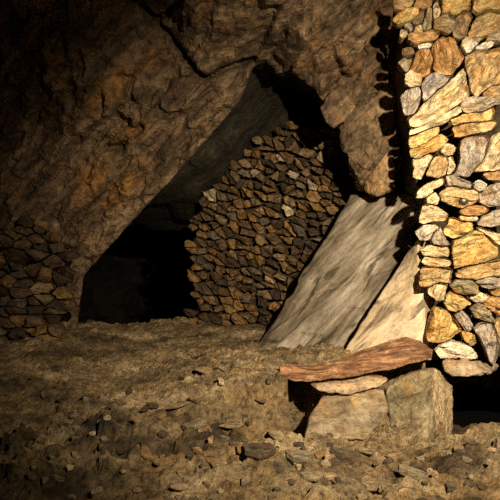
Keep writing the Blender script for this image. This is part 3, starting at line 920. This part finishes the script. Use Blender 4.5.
def fit_joints(polys, cap=1.7, gap=.3):
    """widen every stone to its joints, and back off where two would meet"""
    out = []
    dens = [resample(p, 40) for p in polys]
    for i, q in enumerate(dens):
        best = np.full(len(q), 1e9)
        for j, other in enumerate(polys):
            if j == i or (np.max(other, 0) < q.min(0) - 6).any() or (np.min(other, 0) > q.max(0) + 6).any(): continue
            d, _ = poly_sd(q, other); best = np.minimum(best, d)
        g_ = np.clip(best / 2 - gap, -3, cap)
        t_ = np.roll(q, -1, 0) - np.roll(q, 1, 0); t_ /= np.linalg.norm(t_, axis=1)[:, None] + 1e-9
        nn = np.stack([t_[:, 1], -t_[:, 0]], -1)
        if poly_sd(q + nn * .3, q)[0].mean() < 0: nn = -nn
        out.append(q + nn * g_[:, None])
    for _ in range(2):
        prev = [p.copy() for p in out]
        for i, q in enumerate(prev):
            best = np.full(len(q), 1e9); lo_, hi_ = q.min(0) - 3, q.max(0) + 3
            for j, other in enumerate(prev):
                if j == i or (other.max(0) < lo_).any() or (other.min(0) > hi_).any(): continue
                best = np.minimum(best, poly_sd(q, other)[0])
            pull = np.clip(best - .35, -6, 0) * .65
            c_ = q.mean(0); dr = q - c_; dr /= np.linalg.norm(dr, axis=1)[:, None] + 1e-9
            out[i] = q + dr * pull[:, None]
    return out


FIT = fit_joints([p[2] for p in STONES])
rr = np.random.RandomState(4)
wall_objs = []
for i, (pc, lb, poly) in enumerate(STONES):
    pol = np.array([WR.hit(*p) for p in FIT[i]])
    _, A2 = area_centroid(pol); sz = math.sqrt(A2)
    dep = min(.26, max(.13, sz * .9))
    col = tuple(np.array(PAL[pc]) * (.9 + .2 * rr.rand()))
    o = walled_stone('stacked_stone', WR, pol, dep, MAT_STONE, col, 5000 + i, 72 if sz > .1 else 48, True, 1.0, 1.9, rr.randn() * .016 + (.02 if sz < .09 else 0), .08, .36)
    tag(o, lb, 'stone', 'stones of the dry stone wall')
    wall_objs.append(o)
    if 'small dark ring' in lb: RING_HOST = o
# ring marked on one stone
Mi_ = RING_HOST.matrix_basis.inverted(); a_ = Vector(WR.world(WR.hit(464, 200), -.3)); b_ = Vector(WR.world(WR.hit(464, 200), .3))
ok_, loc_, _, _ = RING_HOST.ray_cast(Mi_ @ a_, (Mi_ @ b_ - Mi_ @ a_).normalized())
hp = np.array((RING_HOST.matrix_basis @ loc_)[:]) - WR.n * .006 if ok_ else WR.world(WR.hit(464, 200), -.012)
bm = bmesh.new()
R0, R1 = .022, .010
rings = []
for a in range(28):
    t_ = a / 28 * 2 * math.pi; rr_ = []
    for b in range(8):
        s_ = b / 8 * 2 * math.pi
        rr_.append(bm.verts.new(((R0 + R1 * math.cos(s_)) * math.cos(t_), R1 * math.sin(s_) * .8, (R0 + R1 * math.cos(s_)) * math.sin(t_))))
    rings.append(rr_)
for a in range(28):
    for b in range(8):
        bm.faces.new((rings[a][b], rings[(a + 1) % 28][b], rings[(a + 1) % 28][(b + 1) % 8], rings[a][(b + 1) % 8]))
me = bpy.data.meshes.new('ring'); bm.to_mesh(me); bm.free(); me.materials.append(MAT_RING)
ring = bpy.data.objects.new('ring', me); COL.objects.link(ring)
MW = Matrix(((WR.ex[0], WR.n[0], WR.ez[0], hp[0]), (WR.ex[1], WR.n[1], WR.ez[1], hp[1]), (WR.ex[2], WR.n[2], WR.ez[2], hp[2]), (0, 0, 0, 1)))
ring.parent = RING_HOST; ring.matrix_basis = RING_HOST.matrix_basis.inverted() @ MW
tag(ring, 'small dark ring')
th_ = [2 * math.pi * k_ / 18 for k_ in range(18)]
pv = [(0.012 * math.cos(t_), -.001, 0.012 * math.sin(t_)) for t_ in th_] + [(.014 * math.cos(t_), .02, .014 * math.sin(t_)) for t_ in th_] + [(0, -.004, 0)]
pf = [(k_, (k_ + 1) % 18, (k_ + 1) % 18 + 18, k_ + 18) for k_ in range(18)] + [(k_, (k_ + 1) % 18, 36) for k_ in range(18)] + [tuple(range(18, 36))]
plug = link_mesh('plug', pv, pf, MAT_PLUG, RING_HOST, True, RING_HOST.matrix_basis.inverted() @ MW)

prism_wall('wall_right', WR, [(414, -60), (411, 40), (413, 100), (420, 130), (423, 150), (424, 180), (438, 195), (432, 215), (440, 235), (433, 262), (436, 290), (442, 306), (441, 352), (450, 370), (600, 372), (600, -60)], .5, MAT_PACKFILL,
           'earth and small stone core behind the dry stone wall', 62, .03, .37)

# ease apart any neighbours in the rubble that still touch
from mathutils.bvhtree import BVHTree


def ease(objs, reach):
    for _ in range(3):
        T_ = [BVHTree.FromPolygons([o.matrix_basis @ v.co for v in o.data.vertices], [tuple(p.vertices) for p in o.data.polygons]) for o in objs]
        L_ = np.array([o.matrix_basis.translation[:] for o in objs]); hit_ = set()
        for i in range(len(objs)):
            for j in np.where(((L_ - L_[i]) ** 2).sum(-1) < reach ** 2)[0]:
                if j > i and T_[i].overlap(T_[j]): hit_.add(int(j) if max(objs[j].dimensions) > max(objs[i].dimensions) else i)
        if not hit_: return
        for i in hit_: objs[i].matrix_basis = objs[i].matrix_basis @ Matrix.Scale(.88, 4)


ease([o for o in COL.objects if o.name.startswith('rubble_stone')], .3)
ease([o for o in COL.objects if o.name.startswith('packed_stone')], .4)

# ------------------------------------------------------------------ leaning slabs
def slab(name, corners, thick, mat, seed, amp, nu, nv, edge_amp, label, cat):
    """a sheet of rock given by its four front corners (bottom-left, top-left, top-right, bottom-right)"""
    bl, tl_, tr, br = [np.asarray(c, float) for c in corners]
    U, Vv = np.meshgrid(np.linspace(0, 1, nu), np.linspace(0, 1, nv), indexing='ij')
    u_, v_ = U.ravel()[:, None], Vv.ravel()[:, None]
    uu = u_ + edge_amp * (vnoise(np.c_[v_ * 5, v_ * 0 + seed, u_ * 0 + 3], seed)[:, None] + .5 * vnoise(np.c_[v_ * 17, v_ * 0 + seed, u_ * 0 + 7], seed)[:, None]) * (1 - 2 * np.minimum(u_, 1 - u_)) 
    pts = bl * (1 - uu) * (1 - v_) + tl_ * (1 - uu) * v_ + tr * uu * v_ + br * uu * (1 - v_)
    nn = np.cross(tr - bl, tl_ - br); nn /= np.linalg.norm(nn)
    if nn[1] > 0: nn = -nn
    sa, sb = (pts[:, 0] * .77 + pts[:, 2] * .64), (pts[:, 2] * .77 - pts[:, 0] * .64)
    nq = np.c_[sb * 5.0, sa * 1.3, pts[:, 1] * 1.5 + seed]
    h = amp * (fbm(nq, seed, 5) + .25 * ridged(nq * np.array([1.5, 1.5, 1]), seed + 3, 3)) + amp * .35 * facets(np.c_[sb * 2.2, sa * .8], 60, seed, 3.0, .03)
    rim = np.minimum(np.minimum(u_, 1 - u_), np.minimum(v_, 1 - v_)).ravel()
    h = h - .03 * np.exp(-rim / .02)
    frontv = pts + nn * h[:, None]; backv = pts - nn * thick
    gg = np.arange(nu * nv).reshape(nu, nv)
    f_ = np.stack([gg[:-1, :-1], gg[:-1, 1:], gg[1:, 1:], gg[1:, :-1]], -1).reshape(-1, 4).tolist()
    n0 = nu * nv
    ring_ = list(gg[:, 0]) + list(gg[-1, 1:]) + list(gg[-2::-1, -1]) + list(gg[0, -2:0:-1])
    side = [(int(a), int(b), int(b) + n0, int(a) + n0) for a, b in zip(ring_, ring_[1:] + ring_[:1])]
    V_ = np.r_[frontv, backv]; ctr = V_.mean(0)
    o = link_mesh(name, V_ - ctr, f_ + [[v + n0 for v in f[::-1]] for f in f_] + side, mat)
    o.location = ctr
    return tag(o, label, cat)


slab('leaning_slab', [P(252, 356, 4.62), P(350, 193, 4.62), P(430, 190, 4.15), P(352, 372, 4.04)], .14, MAT_SLAB, 3, .03, 60, 90, .02,
     'broad grey rock slab with dark streaks leaning beside the rubble wall', 'rock slab')
slab('leaning_slab', [P(333, 364, 3.72), P(411, 248, 3.76), P(419, 238, 3.56), P(427, 360, 3.48)], .24, MAT_SLABP, 8, .016, 50, 60, .02,
     'pale pinkish rock slab between the grey slab and the dry stone wall', 'rock slab')

# ------------------------------------------------------------------ blocks under the plank
MAT_BLOCK = mat_stone('block_stone', (2.2, 4, 4))
MAT_PALE_END = mat_rock('pale_end_rock', DIP, [(.34, (.30, .21, .12)), (.46, (.50, .37, .22)), (.6, (.60, .47, .31))], 1.5, (.45, .26, .12))
o = hull_rock('rock_block', [P(434, 367, 3.25), P(427, 439, 2.97), P(424, 440, 2.97), P(453, 384, 3.40), P(450, 404, 3.36), P(453, 439, 3.30), P(398, 377, 3.36), P(386, 389, 3.38), P(390, 425, 3.26), P(392, 440, 3.14),
                            P(404, 374, 3.6), P(438, 374, 3.5), P(448, 425, 3.5), P(404, 420, 3.6)], MAT_BLOCK, (.235, .195, .12), 31, .007, 5, 7)
o.data.materials.append(MAT_PALE_END)
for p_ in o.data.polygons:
    if p_.normal.x > .30 and p_.center.x > .02: p_.material_index = 1  # faces turned right get the paler colour
tag(o, 'angular greenish block with a paler end beside the dark hole', 'rock')
o = hull_rock('rock_block', [P(322, 398, 3.12), P(352, 396, 3.14), P(384, 389, 3.13), P(390, 410, 3.06), P(374, 422, 3.03), P(366, 440, 3.0), P(303, 440, 2.99), P(309, 420, 3.03), P(318, 406, 3.09), P(326, 392, 3.40), P(364, 386, 3.34), P(306, 432, 3.32), P(358, 425, 3.32)],
              MAT_BLOCK, (.245, .20, .14), 32, .006, 5, 7)
tag(o, 'low sloping brown block beside the black gap', 'rock')
o = hull_rock('flat_stone', [P(309, 383, 3.16), P(322, 392, 3.10), P(350, 393, 3.08), P(378, 386, 3.10), P(388, 379, 3.2), P(330, 376, 3.34), P(372, 372, 3.34), P(312, 387, 3.17), P(350, 395, 3.09), P(382, 385, 3.14)],
              MAT_BLOCK, (.37, .27, .18), 33, .008, 4, 9, None, .008)
tag(o, 'flat rust stained stone lying on the low block under the plank', 'rock')
o = hull_rock('cover_stone', [P(442, 361, 3.22), P(462, 360, 3.2), P(489, 373, 3.2), P(470, 377, 3.18), P(453, 378, 3.2), P(445, 371, 3.22), P(446, 360, 3.48), P(500, 364, 3.48), P(496, 370, 3.48), P(455, 372, 3.48)],
              MAT_BLOCK, (.36, .28, .2), 34, .010, 4, 8, None, .012)
tag(o, 'brown lintel stone bridging the dark hole under the wall', 'rock')

# ------------------------------------------------------------------ rust brown plank
top = [((279, 367), 3.27), ((290, 364), 3.34), ((312, 365.5), 3.36), ((340, 358), 3.42), ((366, 349), 3.47), ((390, 340), 3.5), ((406, 336.5), 3.52), ((420, 341), 3.48), ((433, 349), 3.38)]
bot = [((281, 374), 3.16), ((293, 377.5), 3.12), ((310, 378), 3.11), ((340, 374.5), 3.13), ((366, 369.5), 3.16), ((390, 366.5), 3.19), ((408, 360.5), 3.22), ((420, 358), 3.25), ((432, 354), 3.30)]


def lerp_line(line, n):
    a = np.array([P(*p, y) for p, y in line]); L = np.r_[0, np.cumsum(np.linalg.norm(np.diff(a, axis=0), axis=1))]
    s_ = np.linspace(0, L[-1], n); return np.stack([np.interp(s_, L, a[:, k_]) for k_ in range(3)], -1)


nu, nv = 90, 16
ta, ba = lerp_line(top, nu), lerp_line(bot, nu)
gv = []
for i in range(nu):
    e = .006 * vnoise(np.array([[i * .35, 1.5, 0]]), 3)[0] + .004 * vnoise(np.array([[i * 1.1, 1.5, 0]]), 4)[0]
    for j in range(nv):
        t_ = j / (nv - 1); p = ba[i] * (1 - t_) + ta[i] * t_
        p = p + np.array([0, -e * (1 - t_), .012 * math.sin(t_ * math.pi)])
        gv.append(p)
gv = np.array(gv)
gv[:, 2] += .010 * fbm(gv * np.array([6, 22, 1]), 61, 4)
thick = .026
V_ = np.r_[gv, gv - np.array([0, -.006, thick])]
gg = np.arange(nu * nv).reshape(nu, nv)
f_ = np.stack([gg[:-1, :-1], gg[:-1, 1:], gg[1:, 1:], gg[1:, :-1]], -1).reshape(-1, 4).tolist(); n0 = nu * nv
ring_ = list(gg[:, 0]) + list(gg[-1, 1:]) + list(gg[-2::-1, -1]) + list(gg[0, -2:0:-1])
side = [(int(a), int(b), int(b) + n0, int(a) + n0) for a, b in zip(ring_, ring_[1:] + ring_[:1])]
ctr = V_.mean(0)
dirx = ta[-1] - ta[0]; ang = math.atan2(dirx[1], dirx[0])
o = link_mesh('plank', V_ - ctr, f_ + [[v + n0 for v in f[::-1]] for f in f_] + side, MAT_PLANK)
o.location = ctr
tag(o, 'rust brown tapering plank lying across the blocks and the earth bank', 'plank')

# ------------------------------------------------------------------ loose pieces on the floor
def shard(u, v, wpx, hpx, color, label, seed, thick=None, tilt=.12, group=None, name='slate_shard', n=7):
    c = PZ(u, v, .02); sc = c[1] / F
    rs = np.random.RandomState(seed)
    a, b = wpx * sc / 2, hpx * sc / 2 * min(c[1] / 1.38, 2.6)
    thick = thick or (.006 + .008 * rs.rand())
    yaw = rs.uniform(-.35, .35)
    out = []
    for k_ in range(n):
        t_ = (k_ + rs.uniform(-.36, .36)) / n * 2 * math.pi
        w_ = .62 + .55 * rs.rand()
        out.append((a * w_ * math.cos(t_), b * w_ * math.sin(t_)))
    V_ = []; T1, T2 = rs.randn() * tilt, abs(rs.randn()) * tilt
    for s_, zz in ((.9, -thick), (1.0, -thick * .4), (1.0, thick * .5), (.95, thick * .8), (.6, thick * .9)):
        for (x_, y_) in out:
            V_.append((x_ * s_, y_ * s_, zz + rs.randn() * thick * .10 + T1 * x_ + T2 * y_))
    F_ = []
    for k_ in range(4):
        for i in range(n): F_.append((k_ * n + i, k_ * n + (i + 1) % n, (k_ + 1) * n + (i + 1) % n, (k_ + 1) * n + i))
    F_.append(tuple(range(n))[::-1]); F_.append(tuple(range(4 * n, 5 * n)))
    zf = max(floor_z(c[0] + dx, c[1] + dy) for dx in (-a * .5, 0, a * .5) for dy in (-b * .5, 0, b * .5))
    M = Matrix.Translation((c[0], c[1], zf + thick * .25)) @ Matrix.Rotation(yaw, 4, 'Z')
    o = link_mesh(name, V_, F_, MAT_STONE, None, False, M, color)
    return tag(o, label, 'rock shard', group)


BR, GR, DK, TN, PL = (.21, .16, .10), (.22, .185, .13), (.085, .068, .046), (.29, .22, .14), (.46, .38, .27)
o = hull_rock('floor_stone', [P(237, 428, 2.97), P(243, 425, 3.0), P(252, 429, 2.98), P(258, 440, 2.9), P(250, 444, 2.86), P(239, 442, 2.88), P(243, 428, 3.06), P(254, 434, 3.04), P(241, 442, 3.0)], MAT_STONE, (.045, .037, .03), 41, .01, 3, 14, None, .008)
tag(o, 'dark blackish stone lying alone on the floor left of the black gap', 'rock')
SH = [(262, 474, 46, 12, DK, 'long dark slate lying flat in front of the black gap'),
      (299, 466, 40, 9, GR, 'long grey slate in front of the low sloping block'),
      (216, 478, 22, 9, TN, 'flat tan stone at the bottom edge of the litter'),
      (198, 438, 30, 6, GR, 'thin grey slate ledge on the mid floor with a dark edge'),
      (180, 424, 22, 5, BR, 'thin brown slate above the grey slate ledge'),
      (162, 470, 20, 8, BR, 'flat brown piece beyond the flat tan stone'),
      (345, 456, 30, 8, DK, 'dark wet looking slate in front of the angular block'),
      (366, 450, 20, 5, BR, 'small brown slate beside the dark wet looking slate'),
      (412, 478, 30, 8, GR, 'grey slate below the dark hole with dark underside'),
      (452, 490, 16, 7, DK, 'dark little stone near the bottom edge below the hole'),
      (326, 468, 10, 6, PL, 'small pale chip beyond the long grey slate'),
      (241, 466, 14, 9, BR, 'brown stone left of the long dark slate'),
      (340, 440, 5, 4, PL, 'tiny bright chip at the foot of the low sloping block'),
      (221, 412, 7, 6, PL, 'little whitish chip on the mid floor'),
      (108, 446, 9, 3, PL, 'little pale flake below the dark heap'),
      (152, 417, 14, 4, DK, 'small dark flake right of the dark heap'),
      (93, 446, 8, 3, PL, 'pale flake under the dark heap'),
      (88, 404, 18, 4, DK, 'thin dark flake on the floor above the dark heap'),
      (180, 490, 20, 7, TN, 'tan slate at the bottom edge left of centre'),
      (310, 490, 24, 7, GR, 'grey slate at the bottom edge under the long grey slate'),
      (372, 488, 22, 7, TN, 'tan slate at the bottom edge below the angular block'),
      (232, 437, 24, 5, TN, 'tan slate just left of the blackish stone'),
      (205, 392, 20, 5, TN, 'pale tan slate half sunk in the mid floor'),
      (395, 452, 18, 5, TN, 'tan slate at the foot of the angular block'),
      (460, 446, 22, 6, GR, 'grey slate on the lip of the dark hole')]
for i, (u, v, w_, h_, c_, lb) in enumerate(SH): shard(u, v, w_, h_, c_, lb, 700 + i, .022 if w_ > 24 else None)
rs = np.random.RandomState(77); placed = [(s[0], s[1]) for s in SH]; cnt = 0
while cnt < 110:
    u = rs.uniform(30, 495); v = 432 + 66 * rs.rand() ** .8 if cnt > 25 else rs.uniform(385, 440)
    if 288 < u < 460 and v < 445: continue
    if any(abs(u - a) < 11 and abs(v - b) < 4.5 for a, b in placed): continue
    if abs(u - 282) < 14 and v < 400: continue
    placed.append((u, v)); cnt += 1
    w_ = rs.uniform(5, 15); c_ = [BR, GR, TN, BR, DK, TN][rs.randint(6)]
    c_ = tuple(np.array(c_) * rs.uniform(.7, 1.25))
    shard(u, v, w_, rs.uniform(2.5, 5), c_, 'small broken slate chip scattered over the earth floor', 900 + cnt, None, .2, 'slate chips scattered on the floor', 'slate_chip', 6)

# ------------------------------------------------------------------ light: one hand lamp high beside the camera
ld = bpy.data.lights.new('lamp', 'SPOT')
ld.energy = 1450; ld.color = (1.0, .80, .52); ld.spot_size = math.radians(93); ld.spot_blend = 1.0; ld.shadow_soft_size = .03
lo = bpy.data.objects.new('lamp', ld); COL.objects.link(lo)
lo.location = (.95, .3, 2.3)
tgt = Vector((1.05, 4.0, .62))
lo.rotation_euler = (tgt - Vector(lo.location)).to_track_quat('-Z', 'Y').to_euler()

w = bpy.data.worlds.new('world'); SC.world = w; w.use_nodes = True
bg = w.node_tree.nodes['Background']; bg.inputs[0].default_value = (.9, .8, .6, 1); bg.inputs[1].default_value = .004

SC.cycles.use_denoising = False
SC.cycles.sample_clamp_indirect = .6
vs_ = SC.view_settings
vs_.view_transform = 'Standard'; vs_.look = 'None'; vs_.exposure = 0; vs_.gamma = 1
try: vs_.use_curve_mapping = False
except Exception: pass
print('STONES back', N_BACK, 'left', N_LEFT, 'right', len(STONES))
